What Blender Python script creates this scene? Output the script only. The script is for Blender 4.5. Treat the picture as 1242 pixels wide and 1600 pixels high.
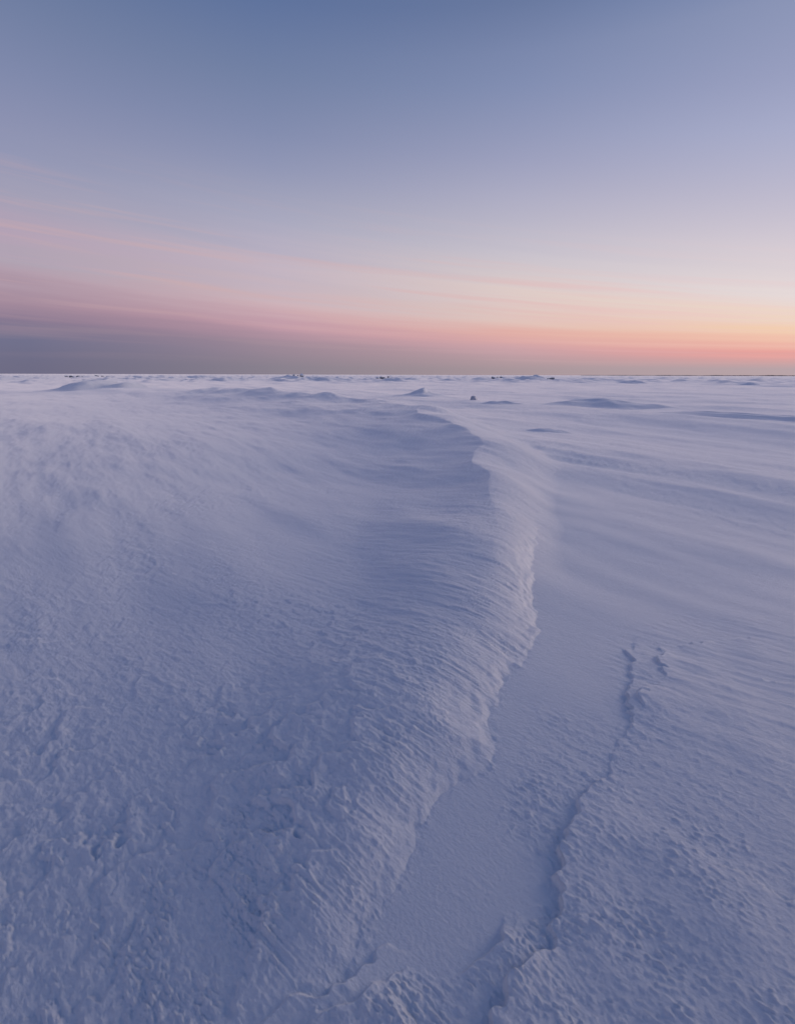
import bpy, math, random
import numpy as np

scene = bpy.context.scene
for o in list(bpy.data.objects):
    bpy.data.objects.remove(o)

# ------------------------------------------------------------------ camera
CAM_H = 1.5
cam_data = bpy.data.cameras.new("camera")
cam = bpy.data.objects.new("camera", cam_data)
scene.collection.objects.link(cam)
cam_data.sensor_fit = 'VERTICAL'
cam_data.sensor_height = 36.0
cam_data.lens = 18.0
cam_data.clip_start = 0.02
cam_data.clip_end = 60000.0
cam.location = (0, 0, CAM_H)
cam.rotation_mode = 'XYZ'
cam.rotation_euler = (math.radians(90 - 15.0), math.radians(0.0), 0.0)
from mathutils import Matrix
cam.matrix_world = (Matrix.Translation((0, 0, CAM_H)) @ Matrix.Rotation(math.radians(75.0), 4, 'X')
                    @ Matrix.Rotation(math.radians(0.16), 4, 'Z'))
scene.camera = cam

# ------------------------------------------------------------------ sky
SUN_AZ = math.radians(65.0)          # the sun has just set, to the right of the view
world = bpy.data.worlds.new("World")
scene.world = world
world.use_nodes = True
nt = world.node_tree
nt.nodes.clear()


def nmath(tree, op, a, b=None, c=None, clamp=False):
    n = tree.nodes.new("ShaderNodeMath")
    n.operation = op
    n.use_clamp = clamp
    for i, v in enumerate((a, b, c)):
        if v is None:
            continue
        if isinstance(v, (int, float)):
            n.inputs[i].default_value = v
        else:
            tree.links.new(v, n.inputs[i])
    return n.outputs[0]


def ramp(tree, fac, stops):
    n = tree.nodes.new("ShaderNodeValToRGB")
    el = n.color_ramp.elements
    while len(el) > 1:
        el.remove(el[-1])
    for i, (p, c) in enumerate(stops):
        e = el[0] if i == 0 else el.new(p)
        e.position = p
        e.color = (*c, 1.0)
    tree.links.new(fac, n.inputs[0])
    return n.outputs[0]


def mixcol(tree, fac, a, b, mode='MIX'):
    n = tree.nodes.new("ShaderNodeMix")
    n.data_type = 'RGBA'
    n.blend_type = mode
    for sock, v in ((n.inputs[0], fac), (n.inputs[6], a), (n.inputs[7], b)):
        if isinstance(v, (int, float)):
            sock.default_value = v
        elif isinstance(v, tuple):
            sock.default_value = v
        else:
            tree.links.new(v, sock)
    return n.outputs[2]


M = lambda *a, **k: nmath(nt, *a, **k)
tc = nt.nodes.new("ShaderNodeTexCoord")
sep = nt.nodes.new("ShaderNodeSeparateXYZ")
nt.links.new(tc.outputs["Generated"], sep.inputs[0])
dx, dy, dz = sep.outputs
hlen = M('SQRT', M('ADD', M('ADD', M('MULTIPLY', dx, dx), M('MULTIPLY', dy, dy)), 1e-6))
sun_dot = M('ADD', M('MULTIPLY', dx, math.sin(SUN_AZ)), M('MULTIPLY', dy, math.cos(SUN_AZ)))
cd = M('DIVIDE', sun_dot, hlen)
te = M('MAXIMUM', M('DIVIDE', dz, hlen), 0.0)
D = M('ADD', M('MULTIPLY', M('POWER', M('MAXIMUM', M('SUBTRACT', 1.0, cd), 0.0), 0.8), 0.66), 0.28)
b = M('DIVIDE', M('SUBTRACT', te, 0.08), 0.42, clamp=True)
D = M('ADD', D, M('MULTIPLY', M('SUBTRACT', 0.9, D), b))
t = M('DIVIDE', te, D)
# thin streaks of high cloud that run towards the sunset
az_c = nt.nodes.new("ShaderNodeCombineXYZ")
nt.links.new(M('MULTIPLY', t, 34.0), az_c.inputs[0])
nt.links.new(M('MULTIPLY', cd, 1.6), az_c.inputs[1])
streak = nt.nodes.new("ShaderNodeTexNoise")
streak.inputs["Scale"].default_value = 1.0
streak.inputs["Detail"].default_value = 4.0
streak.inputs["Roughness"].default_value = 0.55
nt.links.new(az_c.outputs[0], streak.inputs["Vector"])
low = M('SUBTRACT', 1.0, M('DIVIDE', M('ABSOLUTE', M('SUBTRACT', t, 0.19)), 0.17), clamp=True)
wob = M('MULTIPLY', M('MULTIPLY', M('SUBTRACT', streak.outputs["Fac"], 0.5), 0.12), low)
t2 = M('MAXIMUM', M('ADD', t, wob), 0.0)
x = M('MULTIPLY', M('ARCTANGENT', M('MULTIPLY', t2, 2.0)), 2.0 / math.pi)
RL = [(0.0127, (0.242, 0.233, 0.362)), (0.0655, (0.256, 0.256, 0.411)), (0.1, (0.40, 0.305, 0.45)),
      (0.1345, (0.58, 0.40, 0.52)), (0.1741, (0.70, 0.53, 0.65)), (0.2017, (0.668, 0.572, 0.702)),
      (0.2392, (0.719, 0.565, 0.719)), (0.3045, (0.566, 0.543, 0.729)), (0.3595, (0.452, 0.479, 0.713)),
      (0.409, (0.395, 0.433, 0.679)), (0.4601, (0.331, 0.389, 0.638)), (0.5326, (0.250, 0.325, 0.561)),
      (0.58, (0.19, 0.275, 0.52)), (0.72, (0.085, 0.155, 0.39)), (1.0, (0.055, 0.12, 0.35))]
RR = [(0.0312, (0.532, 0.413, 0.441)), (0.1027, (0.912, 0.413, 0.386)), (0.1574, (0.986, 0.6, 0.471)),
      (0.209, (1.0, 0.70, 0.51)), (0.2512, (0.95, 0.765, 0.67)), (0.3112, (0.89, 0.785, 0.78)),
      (0.3837, (0.759, 0.682, 0.751)), (0.4373, (0.595, 0.568, 0.712)), (0.4812, (0.461, 0.486, 0.693)),
      (0.506, (0.381, 0.414, 0.627)), (0.5333, (0.311, 0.362, 0.568)), (0.58, (0.20, 0.28, 0.52)),
      (0.72, (0.085, 0.155, 0.39)), (1.0, (0.055, 0.12, 0.35))]
RA = [(0.02, (0.392, 0.343, 0.421)), (0.045, (0.447, 0.362, 0.449)), (0.08, (0.529, 0.391, 0.489)), (0.105, (0.675, 0.44, 0.544)),
      (0.13, (0.816, 0.494, 0.602)), (0.155, (0.908, 0.603, 0.68)), (0.185, (0.95, 0.69, 0.75)), (0.21, (0.875, 0.703, 0.794)),
      (0.235, (0.82, 0.697, 0.818)), (0.262, (0.85, 0.71, 0.826)), (0.3, (0.727, 0.663, 0.826)), (0.34, (0.614, 0.609, 0.801)),
      (0.38, (0.536, 0.552, 0.759)), (0.42, (0.431, 0.471, 0.712)), (0.46, (0.349, 0.408, 0.657)), (0.515, (0.26, 0.339, 0.578)),
      (0.573, (0.177, 0.264, 0.521)), (0.72, (0.085, 0.155, 0.39)), (1.0, (0.055, 0.12, 0.35))]
RB = [(0.02, (0.51, 0.399, 0.434)), (0.045, (0.58, 0.42, 0.458)), (0.08, (0.71, 0.458, 0.502)), (0.105, (0.811, 0.489, 0.523)),
      (0.13, (0.935, 0.528, 0.517)), (0.155, (1.0, 0.568, 0.513)), (0.185, (1.0, 0.695, 0.633)), (0.21, (0.983, 0.751, 0.694)),
      (0.235, (0.974, 0.774, 0.731)), (0.262, (0.964, 0.8, 0.771)), (0.3, (0.88, 0.769, 0.793)), (0.34, (0.778, 0.72, 0.808)),
      (0.38, (0.676, 0.644, 0.777)), (0.42, (0.574, 0.567, 0.746)), (0.46, (0.453, 0.475, 0.693)), (0.515, (0.306, 0.37, 0.609)),
      (0.573, (0.196, 0.265, 0.483)), (0.72, (0.085, 0.155, 0.39)), (1.0, (0.055, 0.12, 0.35))]
col = mixcol(nt, M('DIVIDE', M('ADD', cd, 0.165), 0.385, clamp=True), ramp(nt, x, RL), ramp(nt, x, RA))
col = mixcol(nt, M('DIVIDE', M('SUBTRACT', cd, 0.22), 0.38, clamp=True), col, ramp(nt, x, RB))
col = mixcol(nt, M('DIVIDE', M('SUBTRACT', cd, 0.60), 0.26, clamp=True), col, ramp(nt, x, RR))
# the thinnest streaks still catch pink light
fine_c = nt.nodes.new("ShaderNodeCombineXYZ")
nt.links.new(M('MULTIPLY', t, 52.0), fine_c.inputs[0])
nt.links.new(M('MULTIPLY', cd, 2.2), fine_c.inputs[1])
fstreak = nt.nodes.new("ShaderNodeTexNoise")
fstreak.inputs["Scale"].default_value = 1.0
fstreak.inputs["Detail"].default_value = 3.0
nt.links.new(fine_c.outputs[0], fstreak.inputs["Vector"])
fs = M('MULTIPLY', M('SUBTRACT', fstreak.outputs["Fac"], 0.52), 4.0, clamp=True)
col = mixcol(nt, M('MULTIPLY', M('MULTIPLY', fs, low), 0.8), col, (1.0, 0.64, 0.64, 1))
# clear-sky polarisation: deepest blue at right angles to the sun
pol = M('SUBTRACT', 1.0, M('MULTIPLY', M('SUBTRACT', 1.0, M('MULTIPLY', sun_dot, sun_dot)), 0.34))
polc = nt.nodes.new("ShaderNodeCombineXYZ")
for i in range(3):
    nt.links.new(pol, polc.inputs[i])
col = mixcol(nt, 1.0, col, polc.outputs[0], 'MULTIPLY')
sky = nt.nodes.new("ShaderNodeTexSky")
sky.sky_type = 'NISHITA'
sky.sun_disc = False
sky.sun_elevation = math.radians(1.0)
sky.sun_rotation = SUN_AZ
sky_dim = mixcol(nt, 1.0, sky.outputs[0], (0.05, 0.05, 0.05, 1), 'MULTIPLY')
col = mixcol(nt, 0.04, col, sky_dim)
bg = nt.nodes.new("ShaderNodeBackground")
bg.inputs["Strength"].default_value = 1.0
nt.links.new(col, bg.inputs["Color"])
wo = nt.nodes.new("ShaderNodeOutputWorld")
nt.links.new(bg.outputs[0], wo.inputs["Surface"])

# ------------------------------------------------------------------ sun: the afterglow low on the right
sun_data = bpy.data.lights.new("sun", 'SUN')
sun_data.energy = 1.8
sun_data.angle = math.radians(30.0)
sun_data.color = (1.0, 0.79, 0.69)
sun = bpy.data.objects.new("sun", sun_data)
scene.collection.objects.link(sun)
SUN_EL = math.radians(9.0)
sv = (math.sin(SUN_AZ) * math.cos(SUN_EL), math.cos(SUN_AZ) * math.cos(SUN_EL), math.sin(SUN_EL))
from mathutils import Vector
sun.rotation_euler = Vector(sv).to_track_quat('Z', 'Y').to_euler()
sun.location = (60, 30, 12)

vs = scene.view_settings
vs.view_transform = 'Standard'
vs.look = 'None'
vs.exposure = 0.0
vs.gamma = 1.0
vs.use_curve_mapping = False

# ------------------------------------------------------------------ noise
def _hash(ix, iy, seed):
    h = (ix.astype(np.int64) * 374761393 + iy.astype(np.int64) * 668265263 + seed * 974634777) & 0xFFFFFFFF
    h = ((h ^ (h >> 13)) * 1274126177) & 0xFFFFFFFF
    return (h ^ (h >> 16)) & 0xFFFFFFFF


_ang = np.arange(256) * (2 * math.pi / 256)
_gx, _gy = np.cos(_ang).astype(np.float32), np.sin(_ang).astype(np.float32)


def perlin(px, py, seed=0):
    ix, iy = np.floor(px), np.floor(py)
    fx, fy = (px - ix).astype(np.float32), (py - iy).astype(np.float32)
    ix, iy = ix.astype(np.int64), iy.astype(np.int64)
    u = fx * fx * fx * (fx * (fx * 6 - 15) + 10)
    v = fy * fy * fy * (fy * (fy * 6 - 15) + 10)

    def g(a, c):
        k = _hash(ix + a, iy + c, seed) & 255
        return _gx[k] * (fx - a) + _gy[k] * (fy - c)
    n0 = g(0, 0) * (1 - u) + g(1, 0) * u
    n1 = g(0, 1) * (1 - u) + g(1, 1) * u
    return (n0 * (1 - v) + n1 * v) * 1.5


def fbm(px, py, octv=3, seed=0, gain=0.5):
    s, a = 0, 1.0
    for i in range(octv):
        s = s + a * perlin(px * 2 ** i + 17.3 * i, py * 2 ** i - 9.1 * i, seed + i)
        a *= gain
    return s


def sstep(a, c, v):
    q = np.clip((v - a) / (c - a), 0, 1)
    return q * q * (3 - 2 * q)


def catmull(pts, n=8):
    P = np.array(pts, float)
    P = np.vstack([2 * P[0] - P[1], P, 2 * P[-1] - P[-2]])
    out = []
    for i in range(1, len(P) - 2):
        for k in range(n):
            q = k / n
            out.append(0.5 * (2 * P[i] + (P[i + 1] - P[i - 1]) * q + (2 * P[i - 1] - 5 * P[i] + 4 * P[i + 1] - P[i + 2]) * q * q
                              + (-P[i - 1] + 3 * P[i] - 3 * P[i + 1] + P[i + 2]) * q ** 3))
    out.append(P[-2])
    return np.array(out)


def sdist(px, py, line):
    """signed distance to a polyline (positive on its right when walking along it) and attributes interpolated along it"""
    best = np.full(px.shape, 1e9)
    sd = np.zeros(px.shape)
    na = line.shape[1] - 2
    att = np.zeros(px.shape + (na,))
    for i in range(len(line) - 1):
        a, c = line[i], line[i + 1]
        ex, ey = c[0] - a[0], c[1] - a[1]
        l2 = ex * ex + ey * ey + 1e-12
        q = np.clip(((px - a[0]) * ex + (py - a[1]) * ey) / l2, 0, 1)
        rx, ry = px - a[0] - q * ex, py - a[1] - q * ey
        d2 = rx * rx + ry * ry
        m = d2 < best
        best[m] = d2[m]
        cr = (rx * ey - ry * ex)
        sd[m] = np.where(cr[m] >= 0, 1, -1) * np.sqrt(d2[m])
        for k in range(na):
            att[..., k][m] = a[2 + k] + q[m] * (c[2 + k] - a[2 + k])
    return sd, att


# ------------------------------------------------------------------ the shape of the snow
WX, WY = 0.766, -0.643           # downwind near the camera: towards the viewer and to the right
FX, FY = 0.54, -0.842            # the older, larger drifts lie a little more along the view

# crest of the long drift: x, y, height, reach to the right, reach to the left
CREST = catmull([(-0.62, 0.55, .0, .30, .5), (-.457, .906, .004, .32, .6), (-.353, 1.142, .022, .33, .7), (-.225, 1.474, .048, .33, .8),
                 (.058, 2.127, .072, .45, 1.0), (.289, 2.669, .095, .55, .95), (.564, 3.4, .125, .75, 1.1),
                 (.882, 4.375, .19, .62, 1.35), (1.236, 6.768, .28, .95, 1.9), (1.42, 9.98, .36, 1.6, 2.8),
                 (.39, 16.5, .42, 2.4, 4.5), (-1.37, 22.0, .50, 2.6, 5.0), (-6.03, 28.9, .54, 3.2, 6.0),
                 (-14.1, 39.9, .52, 4.0, 8.0), (-20, 47, .2, 4.0, 9.0)], 6)
FOOT = catmull([(-.25, .75), (-.112, 1.121), (-.042, 1.238), (.064, 1.424), (.078, 1.505), (.196, 1.658), (.401, 1.799), (.426, 2.051),
                (.612, 2.429), (.852, 2.819), (1.032, 3.689), (1.325, 4.655), (1.587, 5.598), (2.103, 7.93), (2.431, 10.845)], 4)
# crust edges: x, y, height of the step
PLATE = catmull([(.16, .70, .02), (.205, .866, .022), (.237, .918, .020), (.297, .975, .024), (.367, 1.052, .022), (.429, 1.086, .018),
                 (.494, 1.177, .024), (.566, 1.374, .022), (.709, 1.594, .014), (.886, 1.762, .004), (1.121, 2.148, .015),
                 (1.314, 2.629, .009), (1.45, 2.80, .0), (1.65, 2.95, .0), (2.4, 3.2, .0)], 4)
EDGE_A = catmull([(-.45, .80, 0), (-.342, .879, .02), (-.288, .918, .024), (-.232, .96, .026), (-.135, .975, .022), (-.036, 1.02, .026),
                  (.033, 1.052, .012), (.138, 1.044, .010), (.265, 1.069, .020), (.309, 1.112, .024), (.33, 1.165, .008), (.34, 1.21, 0)], 4)
EDGE_B = catmull([(-.60, .80, 0), (-.384, .918, .022), (-.334, .975, .02), (-.206, 1.005, .024), (-.107, 1.052, .016), (-.038, 1.103, .012),
                  (.072, 1.121, .006), (.16, 1.12, 0)], 4)
EDGE_C = catmull([(1.10, 2.02, 0), (1.22, 2.18, .010), (1.38, 2.36, .012), (1.52, 2.62, .010), (1.78, 2.74, .008), (2.1, 2.78, .006), (2.5, 2.75, 0)], 4)
TAIL = catmull([(1.35, 10.2, .0), (2.2, 9.9, .5), (2.846, 9.501, 1), (3.971, 8.308, 1), (4.626, 7.302, .9), (5.09, 6.408, .6), (5.9, 5.0, .2)], 4)
CRACK = catmull([(-3.9, 3.6), (-3.791, 4.655), (-3.83, 5.461), (-3.923, 6.215), (-3.973, 7.06), (-4.065, 8.209)], 4)


def saw(al, cr, L, Wd, seed, warp=0.9, rise=0.10):
    """wind-cut steps: a steep face against the wind, a long slope behind it, fingers across it"""
    q = al / L + warp * fbm(al / (Wd * 1.5) + 5.2, cr / Wd, 4, seed, .55)
    f = q - np.floor(q)
    up = sstep(0, rise, f)
    return up * (1 - sstep(rise * 0.6, 1.0, f)) - 0.4


def terrain(px, py, spacing):
    """returns base height of the snow field and the extra height of the long drift"""
    r = np.hypot(px, py)
    al = px * WX + py * WY
    cr = px * (-WY) + py * WX
    lod = lambda lam: np.clip((lam / spacing - 2.0) / 3.0, 0, 1)
    h = np.zeros(px.shape)
    fa = px * FX + py * FY
    fcr = px * (-FY) + py * FX
    # broad swells
    h += 0.15 * fbm(fa / 13, fcr / 6, 2, 11) * sstep(3, 14, r)
    h += 0.036 * fbm(fa / 3.6, fcr / 1.5, 3, 21) * sstep(.8, 4, r) * lod(1.3)
    h += 0.35 * np.maximum(fbm(fa / 30, fcr / 12, 3, 31), -.15) * sstep(60, 140, r) * (1 - sstep(2500, 6000, r))
    h += 0.95 * np.maximum(fbm(fa / 11, fcr / 6, 3, 41) - .10, 0) * sstep(80, 140, r) * (1 - sstep(900, 2500, r))
    # hollow to the left of the drift
    h -= 0.16 * np.exp(-(((px + 2.2) / 2.4) ** 2 + ((py - 8.2) / 3.2) ** 2))
    # the ground falls away gently to the left and towards the camera
    sl = .35 * np.log1p(np.exp(np.clip(-(px + .15) / .35, -30, 30)))
    h -= 0.42 * (1 - np.exp(-sl / 1.8)) * (1 - sstep(1.5, 7.0, py)) * sstep(-3, 0, py)
    h -= 0.11 * (1 - sstep(.4, 2.6, py))
    h += 0.16 * .2 * np.log1p(np.exp(np.clip((px - .55) / .2, -30, 30))) * (1 - sstep(1.0, 2.8, py)) / (1 + np.maximum(px, 0) * .5)
    sr = .5 * np.log1p(np.exp(np.clip((px - 1.0) / .5, -30, 30)))
    h -= 0.30 * (1 - np.exp(-sr / 4.0)) * sstep(1.8, 4.0, py) * (1 - sstep(9, 22, py))
    near = r < 75
    X, Y, A, C, SP = px[near], py[near], al[near], cr[near], spacing[near]
    R = r[near]
    lodn = lambda lam: np.clip((lam / SP - 2.0) / 3.0, 0, 1)
    jx = 0.030 * fbm(X / .16, Y / .16, 3, 5) * sstep(.2, 2.0, R) + 0.016 * fbm(X / .07, Y / .07, 2, 6)
    jy = 0.030 * fbm(X / .16, Y / .16, 3, 8) * sstep(.2, 2.0, R) + 0.016 * fbm(X / .07, Y / .07, 2, 9)
    fing = 0.5 * perlin(C / .045, A / .16, 12)
    sd_f, _ = sdist(X + jx * .9, Y + jy * .9, FOOT)
    sd_p, at_p = sdist(X + jx + .035 * fing * WX, Y + jy + .035 * fing * WY, PLATE)
    sd_a, at_a = sdist(X + jx + .02 * fing * WX, Y + jy + .02 * fing * WY, EDGE_A)
    sd_b, at_b = sdist(X + jx + .02 * fing * WX, Y + jy + .02 * fing * WY, EDGE_B)
    # smooth wind-scoured lane between the drift and the crust on the right
    lane = sstep(-.02, .05, sd_f) * sstep(.0, .05 + .10 * sstep(1.0, 2.5, Y), -sd_p) * (1 - sstep(3.6, 6.0, Y)) * (1 - sstep(-.03, .03, sd_a) * (at_a[..., 0] > .003))
    wig = fbm(X / .30, Y / .30, 4, 77, .6)
    lane = lane * np.clip(1 - sstep(-.08, .22, X - .06 * Y - .27 + .12 * wig) * (1 - sstep(1.45, 2.25, Y + .3 * wig)), .3, 1)
    apron = sstep(2.4, 3.4, Y) * (1 - sstep(7.5, 10, Y)) * sstep(.0, .3, sd_f) * (1 - sstep(.6, 2.2, sd_f + .5 * wig))
    rough = (1 - 0.94 * lane) * (1 - .75 * apron)
    # roughness varies in patches
    patch = np.clip(.8 + 1.3 * fbm(A / 1.1, C / .6, 2, 51), .15, 1.45)
    left_near = (1 - sstep(.9, 4.2, Y)) * (1 - sstep(-.5, .3, X))
    right = sstep(0, .25, sd_p)
    F, G = X * FX + Y * FY, X * (-FY) + Y * FX
    flank = sstep(-.35, -.12, sd_f) * (1 - sstep(-.02, .02, sd_f)) * (1 - sstep(4, 6, Y))
    calm = (1 - .7 * flank) * (1 - .6 * right)
    d = np.zeros(X.shape)
    d += .013 * saw(A, C, .28, .20, 61, .7, .22) * lodn(.08) * (.12 + .88 * left_near) * patch * calm
    d += .0028 * saw(A, C, .11, .08, 71, .7, .26) * lodn(.04) * (.40 + .6 * left_near) * patch * calm
    spread = np.clip(.55 + 1.2 * fbm(A / .25, C / .15, 2, 97), .1, 1.5)
    d += .0050 * np.maximum(perlin(A / .085, C / .032, 85) + .4 * perlin(A / .03, C / .014, 84) - .18, 0) * lodn(.03) * spread * (.35 + .65 * left_near) * calm
    d += .0065 * np.maximum(perlin(A / .045, C / .017, 87) + .5 * perlin(A / .02, C / .009, 86) - .15, 0) * lodn(.014) * spread * calm
    d += .0052 * np.maximum(perlin(A / .028, C / .0125, 181) + .6 * perlin(A / .016, C / .0075, 182) - .02, 0) * lodn(.012) * (.35 + .65 * np.minimum(spread, 1.2)) * (1 - .4 * flank)
    d += .0022 * fbm(A / .070, C / .030, 4, 91, .68) * lodn(.02) * calm
    d += .0032 * fbm(A / .40, C / .045, 3, 101, .6) * lodn(.05) * sstep(1.2, 3.5, R) * (.4 + .6 * sstep(-1.5, .5, X))
    d += .010 * fbm(F / 1.3, G / .30, 4, 111) * lodn(.25) * sstep(4, 10, R)
    d += .005 * saw(F, G, .45, .22, 115, .7, .3) * lodn(.10) * sstep(2.5, 6, R) * np.clip(.2 + 1.3 * fbm(F / 3, G / 1.5, 2, 117), 0, 1.2)
    hn = d * rough
    hn += .0006 * perlin(X / .012, Y / .012, 95) * lodn(.012)
    # crust edge on the right of the lane, smaller broken edges across the bottom
    gap = np.clip(.7 + .9 * perlin(X / .22 + 3.1, Y / .22, 15), .15, 1.3)
    hp = at_p[..., 0]
    hn += .8 * hp * (.4 + .6 * gap) * sstep(-.009, .003, sd_p) * (1 - .8 * sstep(.0, 1.6, sd_p))
    hn -= .25 * hp * np.exp(-(np.minimum(sd_p, 0) / .04) ** 2) * (sd_p < 0)
    hn += .65 * at_a[..., 0] * gap * sstep(-.010, .003, sd_a) * (1 - sstep(.0, .40, sd_a))
    hn += .65 * at_b[..., 0] * gap * sstep(-.010, .003, sd_b) * (1 - sstep(.0, .28, sd_b))
    sd_e, at_e = sdist(X + jx * 1.3 + .04 * fing * WX, Y + jy * 1.3 + .04 * fing * WY, EDGE_C)
    hn += at_e[..., 0] * gap * sstep(-.010, .004, sd_e) * (1 - sstep(.0, .5, sd_e))
    # smooth apron that ends in a low rough bank on the right, thin step far left
    sd_t, at = sdist(X + jx * 2, Y + jy * 2, TAIL)
    kt = at[..., 0]
    hn += .030 * kt * np.where(sd_t > 0, np.exp(-(sd_t / .7) ** 2), np.exp(-(sd_t / .18) ** 2))
    hn += kt * .075 * sstep(.1, 1.3, -sd_t) * (1 - sstep(1.3, 6.5, -sd_t))
    hn += kt * .0045 * saw(F, G, .45, .40, 121, .6, .35) * sstep(.1, .4, -sd_t) * (1 - sstep(1.5, 3.5, -sd_t)) * lodn(.12)
    sd_k, _ = sdist(X + .28 * fbm(X / .9, Y / 1.1, 3, 151), Y, CRACK)
    hn += .007 * (sstep(-.10, .04, sd_k) - sstep(.0, .9, sd_k)) * np.clip(.6 + .8 * perlin(X / .5, Y / .5, 18), 0, 1) * sstep(3.8, 5.0, Y) * (1 - sstep(7.0, 8.2, Y))
    # the long drift
    sd_c, at = sdist(X + .10 * perlin(X / .9, Y / .9, 145) + .45 * fbm(X / 3.5, Y / 3.5, 3, 147) * sstep(4, 12, Y),
                     Y + .10 * perlin(X / .9, Y / .9, 146) + .45 * fbm(X / 3.5, Y / 3.5, 3, 148) * sstep(4, 12, Y), CREST)
    amp, wr, wl = at[..., 0], at[..., 1], at[..., 2]
    near_w = 1 - sstep(3.0, 5.6, Y)
    tot = np.maximum(sd_c - sd_f, .05)          # crest-to-foot width, where the foot is sharp
    qa = np.clip(sd_c / tot, 0, 1)
    qb = np.clip(sd_c / wr, 0, 1)
    right_prof = near_w * (1 - qa ** 2.0) * (sd_f < 0) + (1 - near_w) * (1 - qb * qb) ** 2
    ql = np.clip(-sd_c / wl, 0, 1)
    far_w = sstep(3.5, 8.0, Y)
    left_prof = (1 - far_w) * (1 - ql * ql) ** 2 + far_w * (1 - ql) ** 2
    flute = fbm(A / .34, C / .020, 4, 131, .62)
    m = amp * np.where(sd_c > 0, right_prof, left_prof)
    m = m * (1 + .35 * fbm(X / 2.6, Y / 4.0, 2, 149) * sstep(3, 9, Y))
    on = sstep(0.0, .03, m)
    m = np.maximum(m + on * (.0034 * flute * np.clip(.45 + 1.1 * fbm(A / .35, C / .14, 2, 135), .05, 1.4) * sstep(-.6, .1, sd_c) * lodn(.03) * (1 - .45 * sstep(2.5, 6, Y)) + .004 * fbm(A / 1.4, C / .22, 3, 141) * lodn(.1)), 0)
    m = np.where(Y > 48, 0, m)
    h[near] += hn
    mm = np.zeros(px.shape)
    mm[near] = m
    return h, mm


def ground_z(xx, yy):
    a = np.array([float(xx)]); c = np.array([float(yy)])
    hh, mm = terrain(a, c, np.array([0.05 + 0.01 * math.hypot(xx, yy)]))
    return float(hh[0] + mm[0])


# ------------------------------------------------------------------ materials
def new_mat(name):
    m = bpy.data.materials.new(name)
    m.use_nodes = True
    return m, m.node_tree, m.node_tree.nodes["Principled BSDF"]


snow, st, sb = new_mat("wind_packed_snow")
sb.inputs["Base Color"].default_value = (0.80, 0.82, 0.86, 1)
sb.inputs["Roughness"].default_value = 0.5
sb.inputs["Sheen Weight"].default_value = 0.6
sb.inputs["Sheen Roughness"].default_value = 0.5
sb.inputs["IOR"].default_value = 1.31
stc = st.nodes.new("ShaderNodeTexCoord")
smap = st.nodes.new("ShaderNodeMapping")
smap.vector_type = 'TEXTURE'
smap.inputs["Rotation"].default_value = (0, 0, math.atan2(WY, WX))
smap.inputs["Scale"].default_value = (2.6, 1.0, 1.0)
st.links.new(stc.outputs["Object"], smap.inputs["Vector"])
n1 = st.nodes.new("ShaderNodeTexNoise")
n1.inputs["Scale"].default_value = 60.0
n1.inputs["Detail"].default_value = 7.0
n1.inputs["Roughness"].default_value = 0.8
st.links.new(smap.outputs[0], n1.inputs["Vector"])
n2 = st.nodes.new("ShaderNodeTexNoise")
n2.inputs["Scale"].default_value = 9.0
n2.inputs["Detail"].default_value = 6.0
n2.inputs["Roughness"].default_value = 0.6
st.links.new(smap.outputs[0], n2.inputs["Vector"])
b1 = st.nodes.new("ShaderNodeBump")
b1.inputs["Strength"].default_value = 1.0
b1.inputs["Distance"].default_value = 0.007
st.links.new(n1.outputs["Fac"], b1.inputs["Height"])
b2 = st.nodes.new("ShaderNodeBump")
b2.inputs["Strength"].default_value = 0.5
b2.inputs["Distance"].default_value = 0.010
st.links.new(n2.outputs["Fac"], b2.inputs["Height"])
st.links.new(b1.outputs[0], b2.inputs["Normal"])
st.links.new(b2.outputs[0], sb.inputs["Normal"])
# older and fresher snow differ slightly in whiteness
n3 = st.nodes.new("ShaderNodeTexNoise")
n3.inputs["Scale"].default_value = 0.8
n3.inputs["Detail"].default_value = 5.0
st.links.new(smap.outputs[0], n3.inputs["Vector"])
whit = ramp(st, n3.outputs["Fac"], [(0.35, (0.80, 0.84, 0.865)), (0.65, (0.855, 0.885, 0.895))])
n4 = st.nodes.new("ShaderNodeTexNoise")
n4.inputs["Scale"].default_value = 130.0
n4.inputs["Detail"].default_value = 6.0
n4.inputs["Roughness"].default_value = 0.85
st.links.new(stc.outputs["Object"], n4.inputs["Vector"])
grain = ramp(st, n4.outputs["Fac"], [(0.3, (0.90, 0.90, 0.91)), (0.7, (1.0, 1.0, 1.0))])
st.links.new(mixcol(st, 1.0, whit, grain, 'MULTIPLY'), sb.inputs["Base Color"])

ice, it, ib = new_mat("dark_sea_ice")
ib.inputs["Roughness"].default_value = 0.35
ib.inputs["IOR"].default_value = 1.31
itc = it.nodes.new("ShaderNodeTexCoord")
inn = it.nodes.new("ShaderNodeTexNoise")
inn.inputs["Scale"].default_value = 3.0
inn.inputs["Detail"].default_value = 5.0
it.links.new(itc.outputs["Object"], inn.inputs["Vector"])
it.links.new(ramp(it, inn.outputs["Fac"], [(0.3, (0.10, 0.11, 0.13)), (0.7, (0.30, 0.33, 0.38))]), ib.inputs["Base Color"])

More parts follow.
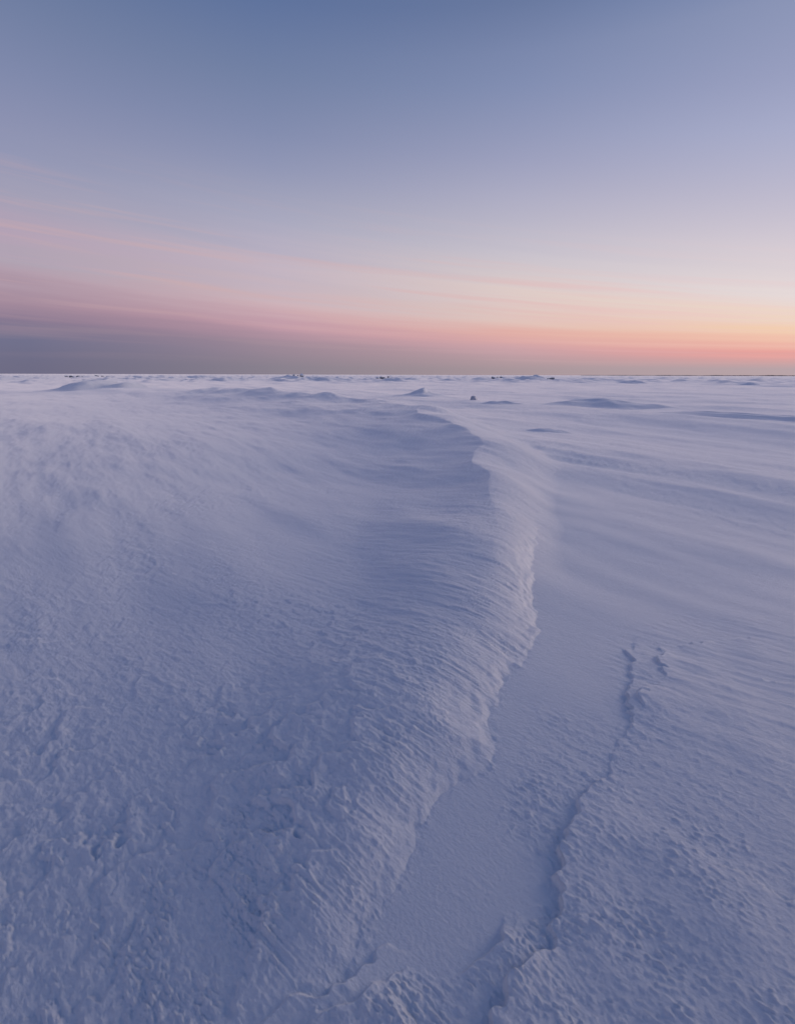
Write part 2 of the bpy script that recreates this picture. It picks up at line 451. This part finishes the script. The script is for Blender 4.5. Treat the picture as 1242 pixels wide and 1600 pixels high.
blue_ice, bt, bb = new_mat("blue_grey_ice")
bb.inputs["Roughness"].default_value = 0.35
bb.inputs["IOR"].default_value = 1.31
btc = bt.nodes.new("ShaderNodeTexCoord")
bnn = bt.nodes.new("ShaderNodeTexNoise")
bnn.inputs["Scale"].default_value = 3.0
bnn.inputs["Detail"].default_value = 5.0
bt.links.new(btc.outputs["Object"], bnn.inputs["Vector"])
bt.links.new(ramp(bt, bnn.outputs["Fac"], [(0.3, (0.30, 0.34, 0.42)), (0.7, (0.50, 0.53, 0.60))]), bb.inputs["Base Color"])

wood, wt, wb = new_mat("far_trees")
wb.inputs["Roughness"].default_value = 0.9
wtc = wt.nodes.new("ShaderNodeTexCoord")
wn = wt.nodes.new("ShaderNodeTexNoise")
wn.inputs["Scale"].default_value = 0.05
wt.links.new(wtc.outputs["Object"], wn.inputs["Vector"])
wt.links.new(ramp(wt, wn.outputs["Fac"], [(0.3, (0.05, 0.06, 0.07)), (0.7, (0.10, 0.11, 0.12))]), wb.inputs["Base Color"])


# ------------------------------------------------------------------ mesh helpers
def quad_mesh(name, co, quads, mat, nrm=None):
    me = bpy.data.meshes.new(name)
    nv, nf = len(co), len(quads)
    me.vertices.add(nv)
    me.vertices.foreach_set("co", np.ascontiguousarray(co, np.float32).ravel())
    me.loops.add(nf * 4)
    me.loops.foreach_set("vertex_index", np.ascontiguousarray(quads, np.int32).ravel())
    me.polygons.add(nf)
    me.polygons.foreach_set("loop_start", np.arange(0, nf * 4, 4, dtype=np.int32))
    me.polygons.foreach_set("loop_total", np.full(nf, 4, np.int32))
    me.polygons.foreach_set("use_smooth", np.ones(nf, bool))
    me.update(calc_edges=True)
    if nrm is not None:
        me.normals_split_custom_set_from_vertices(np.ascontiguousarray(nrm, np.float32))
    me.materials.append(mat)
    return me


def link(name, me, parent=None):
    o = bpy.data.objects.new(name, me)
    scene.collection.objects.link(o)
    o.parent = parent
    return o


def tag(o, label, cat, group=None):
    o["label"] = label
    o["category"] = cat
    if group:
        o["group"] = group
    return o


def skirt(quads, top, drop):
    """closes the rim of a patch downwards into the snow"""
    e = np.concatenate([quads[:, [i, (i + 1) % 4]] for i in range(4)])
    key = np.sort(e, 1)
    key = key[:, 0].astype(np.int64) * len(top) + key[:, 1]
    _, inv, cnt = np.unique(key, return_inverse=True, return_counts=True)
    rim = e[cnt[inv] == 1]
    ids = np.unique(rim)
    new = np.full(len(top), -1, np.int64)
    new[ids] = len(top) + np.arange(len(ids))
    low = top[ids].copy()
    low[:, 2] -= drop
    sq = np.stack([rim[:, 1], rim[:, 0], new[rim[:, 0]], new[rim[:, 1]]], 1)
    return np.vstack([top, low]), np.vstack([quads, sq]), ids


# ------------------------------------------------------------------ snow field + long drift
fine = np.radians(np.linspace(-50, 50, 1000))
coarse = np.radians(np.linspace(50, 310, 46)[1:-1])
th = np.concatenate([fine, coarse])
NA = len(th)
rr = [0.05, 0.15, 0.28, 0.38, 0.46, 0.52, 0.56]
while rr[-1] < 600:
    q = rr[-1]
    rr.append(q + min((q * q + CAM_H ** 2) / (CAM_H * 640), 0.013 * q))
while rr[-1] < 30000:
    rr.append(rr[-1] * 1.05)
rr = np.array(rr)
NR = len(rr)
print("grid", NA, NR, NA * NR)
TH, RR = np.meshgrid(th, rr)
px, py = (RR * np.sin(TH)).ravel(), (RR * np.cos(TH)).ravel()
dr = np.gradient(rr)
spacing = np.maximum(RR * np.radians(0.1), .13 * dr[:, None]).ravel()
spacing = np.where(np.abs(np.degrees(TH)).ravel() > 50.01, np.maximum(spacing, RR.ravel() * .09), spacing)
h0, m = terrain(px, py, spacing)
ii, jj = np.meshgrid(np.arange(NR - 1), np.arange(NA), indexing='ij')
jn = (jj + 1) % NA
quads = np.stack([ii * NA + jj, ii * NA + jn, (ii + 1) * NA + jn, (ii + 1) * NA + jj], -1).reshape(-1, 4)
mq = m[quads]
is_d = mq.max(1) > 0.0004


def compact(co, q):
    ids = np.unique(q)
    new = np.full(len(co), -1, np.int64)
    new[ids] = np.arange(len(ids))
    return co[ids], new[q]


# the drift and the field around it share one rim and one set of normals
surf = np.stack([px, py, h0 + m], 1)
G3 = surf.reshape(NR, NA, 3)
ta = np.roll(G3, -1, 1) - np.roll(G3, 1, 1)
tr = np.gradient(G3, axis=0)
nrm = np.cross(ta, tr).reshape(-1, 3)
nrm /= np.maximum(np.linalg.norm(nrm, axis=1), 1e-12)[:, None]
nrm *= np.sign(nrm[:, 2:3] + 1e-12)
both = np.hstack([surf, nrm])
fc, fq = compact(both, quads[~is_d])
field = link("snow_field", quad_mesh("snow_field", fc[:, :3], fq, snow, fc[:, 3:]))
field["kind"] = "structure"
field["label"] = "wind-packed snow covering the flat frozen ground to the horizon"
dc, dq = compact(both, quads[is_d])
dc2, dq2, rim = skirt(dq, dc, 0.12)
drift = link("snow_drift", quad_mesh("snow_drift", dc2[:, :3], dq2, snow, dc2[:, 3:]))
tag(drift, "long winding snow ridge with fluted crest running from the foreground towards the horizon", "snowdrift", "snow drifts on the plain")
print("drift faces", len(dq2), "field faces", len(fq))


# ------------------------------------------------------------------ single mounds out on the plain
def mound(name, label, cat, cx, cy, length, depth, height, yaw, skew=0.0, seed=0, lip=0.0, scarp=None, group="snow drifts on the plain"):
    """a wind-shaped heap; long axis turned by yaw, steeper on the side towards the camera"""
    nu, nv = 90, 60
    U, V = np.meshgrid(np.linspace(-1.55, 1.55, nu), np.linspace(-1.55, 1.55, nv))
    warp = .22 * perlin(U * 1.3 + seed, V * 1.3, seed)
    u = U + warp
    v = V + .25 * perlin(U * 1.6, V * 1.1 + seed, seed + 3) - skew * U
    vv = np.where(v < 0, v * 1.15, v * .9)
    rad = np.sqrt(u * u + vv * vv)
    body = np.clip(1 - rad * rad / 1.3, 0, 1) ** 2.1
    hz = height * body * (1 + .25 * perlin(U * 3, V * 3, seed + 5)) + lip * height * np.exp(-((u - .25) / .25) ** 2 - ((v - .1) / .16) ** 2)
    hz += height * .07 * fbm(U * 5, V * 9, 3, seed + 9) * body
    if scarp:
        for (su, sv, hw, amp, wd) in scarp:
            a = (U - su) * length / 2
            e = (V - sv) * depth / 2
            q = a * .98 - e * .20 + .25 * perlin(a * 1.2, e * 1.2, seed + 11)
            k = a * .20 + e * .98
            hz += amp * (1 - sstep(-wd, wd, q)) * sstep(-wd * 7, -wd, q) * (1 - sstep(hw * .5, hw, np.abs(k + .3 * perlin(k * 1.5, q, seed + 12)))) * sstep(0, .2, body)
    c, s = math.cos(yaw), math.sin(yaw)
    X = cx + (U * length / 2) * c - (V * depth / 2) * s
    Y = cy + (U * length / 2) * s + (V * depth / 2) * c
    spc = np.full(X.size, .02 + .004 * math.hypot(cx, cy))
    g, mm = terrain(X.ravel(), Y.ravel(), spc)
    z = (g + mm).reshape(X.shape) + hz - .012 * (1 - sstep(.0, .08, body))
    top = np.stack([X.ravel() - cx, Y.ravel() - cy, z.ravel()], 1)
    i, j = np.meshgrid(np.arange(nv - 1), np.arange(nu - 1), indexing='ij')
    q = np.stack([i * nu + j, i * nu + j + 1, (i + 1) * nu + j + 1, (i + 1) * nu + j], -1).reshape(-1, 4)
    keep = body.ravel()[q].max(1) > .003
    top, q = compact(top, q[keep])
    top, q, _ = skirt(q, top, .25)
    o = link(name, quad_mesh(name, top, q, snow))
    o.location = (cx, cy, 0)
    tag(o, label, cat, group)
    return o


mound("snow_mound", "broad snow hump with a bright pink-lit top at the far left", "snow mound", -24.8, 46.5, 20.0, 16.0, .30, .05, 0, 3, 0, [(-.08, -.05, 3.4, .62, .55), (.18, .0, 2.0, .42, .35)])
mound("snow_mound", "small peaked snow mound with a lit tip right behind the long ridge", "snow mound", 1.6, 37.5, 4.2, 3.4, .22, -.1, 0, 5, .1, [(.2, 0, .8, .22, .2)])
mound("snow_drift", "smooth whale-backed drift with a dark shaded front on the right side of the plain", "snowdrift", 10.3, 26.6, 6.8, 3.8, .42, -.25, .1, 8)
mound("snow_drift", "long low drift with a narrow blue shaded front near the right edge of the picture", "snowdrift", 13.4, 19.3, 7.5, 1.8, .17, -.65, .1, 12)
mound("snow_drift", "thin shallow drift just right of the dark ice chunk", "snowdrift", 5.4, 27.2, 2.4, 1.2, .13, -.15, 0, 15)
mound("snow_drift", "tiny low drift casting a short shade in front of the whale-backed drift", "snowdrift", 4.5, 15.4, 1.5, .7, .07, -.2, 0, 18)
mound("snow_hummock", "low blue-shaded hummock near the horizon left of the middle dark ice pile", "snow hummock", -30.3, 150, 15, 10, 1.0, 0, 0, 21, 0, None, "hummocks along the horizon")
mound("snow_hummock", "wide low hummock near the horizon between the two central dark ice piles", "snow hummock", -16.3, 120, 12, 8, .65, 0, 0, 24, 0, None, "hummocks along the horizon")
mound("snow_hummock", "white-tipped hummock near the horizon above the whale-backed drift's left end", "snow hummock", 36.9, 150, 13, 9, 1.0, 0, 0, 27, .3, None, "hummocks along the horizon")
mound("snow_hummock", "flat hummock near the horizon directly above the whale-backed drift", "snow hummock", 39.8, 112, 8, 6, .5, 0, 0, 30, 0, None, "hummocks along the horizon")
mound("snow_hummock", "hummock near the horizon above the whale-backed drift's right end", "snow hummock", 45.7, 103, 7, 5, .5, 0, 0, 33, 0, None, "hummocks along the horizon")
mound("snow_hummock", "rightmost small dark hummock near the horizon", "snow hummock", 55.5, 83, 4, 3, .35, 0, 0, 36, 0, None, "hummocks along the horizon")
mound("snow_hummock", "leftmost faint hummock on the horizon beyond the pink-lit hump", "snow hummock", -90, 200, 14, 10, .9, 0, 0, 39, 0, None, "hummocks along the horizon")
mound("snow_hummock", "hummock on the horizon between the pink-lit hump and the middle ice pile", "snow hummock", -74, 200, 14, 10, .9, 0, 0, 42, 0, None, "hummocks along the horizon")


# ------------------------------------------------------------------ broken ice
def slab(rnd, sx, sy, sz, peak=None):
    """an angular, slightly tapered block of ice with chipped corners"""
    import bmesh
    bm = bmesh.new()
    pts = []
    n = rnd.choice([5, 6])
    for k in range(n):
        a = 2 * math.pi * (k + rnd.uniform(-.25, .25)) / n
        rad = rnd.uniform(.8, 1.1)
        pts.append((math.cos(a) * rad, math.sin(a) * rad))
    for zz, sc in ((-.5, 1.0), (.25, .97 if peak is None else .62), (.5, peak or rnd.uniform(.7, .85))):
        for (a, c) in pts:
            bm.verts.new((a * sx / 2 * sc + rnd.uniform(-.04, .04) * sx, c * sy / 2 * sc + rnd.uniform(-.04, .04) * sy,
                          zz * sz + rnd.uniform(-.1, .1) * sz * (zz > 0)))
    bm.verts.ensure_lookup_table()
    for k in range(n):
        for l in range(2):
            bm.faces.new([bm.verts[l * n + k], bm.verts[l * n + (k + 1) % n], bm.verts[(l + 1) * n + (k + 1) % n], bm.verts[(l + 1) * n + k]])
    bm.faces.new([bm.verts[2 * n + k] for k in range(n)])
    bm.faces.new([bm.verts[k] for k in reversed(range(n))])
    bmesh.ops.recalc_face_normals(bm, faces=bm.faces)
    return bm


def bm_obj(name, bm, mat, parent):
    me = bpy.data.meshes.new(name)
    bm.to_mesh(me)
    bm.free()
    me.materials.append(mat)
    return link(name, me, parent)


def ice_pile(label, cx, cy, width, height, n, seed, group="dark ice piles on the horizon"):
    rnd = random.Random(seed)
    e = tag(link("ice_pile", None), label, "ice pile", group)
    e.location = (cx, cy, ground_z(cx, cy))
    for k in range(n):
        sx = width / n * rnd.uniform(.7, 1.5)
        sz = height * rnd.uniform(.4, .8)
        xx = (k + .5) / n * width - width / 2 + rnd.uniform(-.2, .2) * sx
        yy = rnd.uniform(-.3, .3) * sx
        tilt = (rnd.uniform(-.35, .35), rnd.uniform(-.35, .35), rnd.uniform(0, 3))
        o = bm_obj("ice_block", slab(rnd, sx, sx * .8, sz), ice, e)
        o.location = (xx, yy, sz * .3)
        o.rotation_euler = tilt
        if rnd.random() < .6:
            c = bm_obj("snow_cap", slab(rnd, sx * .95, sx * .75, sz * .35), snow, o)
            c.location = (0, 0, sz * .55)
    return e


ice_pile("broken row of dark ice at the far left of the horizon", -131, 215, 9, 1.1, 5, 1)
ice_pile("dark ice pile on the horizon right of the leftmost broken row", -118, 212, 5, 1.2, 3, 2)
ice_pile("compact dark ice pile on the horizon left of the picture's middle", -35, 185, 3.6, 1.3, 3, 3)
ice_pile("ice pile with white snow between dark blocks just left of the picture's middle", -5, 180, 5.2, 1.5, 4, 4)
ice_pile("scattered dark ice lumps on the horizon right of the picture's middle", 31, 165, 4.2, .8, 3, 5)
ice_pile("row of small dark ice lumps on the horizon left of the white-tipped hummock", 38, 165, 3.0, .7, 3, 6)
ice_pile("little dark ice pair on the horizon right of the white-tipped hummock", 46, 160, 2.6, .9, 2, 7)

chunk_e = tag(link("ice_chunk", None), "small pointed blue-grey ice chunk poking out of the snow on the plain", "ice chunk")
chunk_e.location = (4.3, 29.9, ground_z(4.3, 29.9))
ck = bm_obj("ice_block", slab(random.Random(14), .62, .44, .30, .30), blue_ice, chunk_e)
ck.location = (0, 0, .07)
ck.rotation_euler = (.1, -.28, .4)
cs = bm_obj("snow_cap", slab(random.Random(15), .12, .10, .05), snow, ck)
cs.location = (.02, 0, .15)

# ------------------------------------------------------------------ far wooded shore, right of the view
rnd = random.Random(4)
n = 700
a0, a1 = math.radians(19), math.radians(60)
R0 = 5200.0
vs_, fs_ = [], []
for k in range(n + 1):
    a = a0 + (a1 - a0) * k / n
    taper = min(1, max(0, (k / n - .0) / .5)) ** .5
    hh = (3.0 + 5.0 * taper) * (0.75 + .25 * math.sin(k * .13) * math.sin(k * .041)) * rnd.uniform(.7, 1.15)
    for rad, z in ((R0, -1), (R0, hh * .8), (R0 + 60, hh), (R0 + 400, hh * .9), (R0 + 400, -1)):
        rj = rad + rnd.uniform(-12, 12)
        vs_.append((rj * math.sin(a), rj * math.cos(a), z))
    if k:
        for q in range(4):
            p = (k - 1) * 5 + q
            fs_.append((p, p + 5, p + 6, p + 1))
me = bpy.data.meshes.new("far_wood")
me.from_pydata(vs_, [], fs_)
me.materials.append(wood)
shore = link("far_wood", me)
shore["kind"] = "stuff"
shore["label"] = "thin dark wooded shore along the horizon at right"
shore["category"] = "wood"
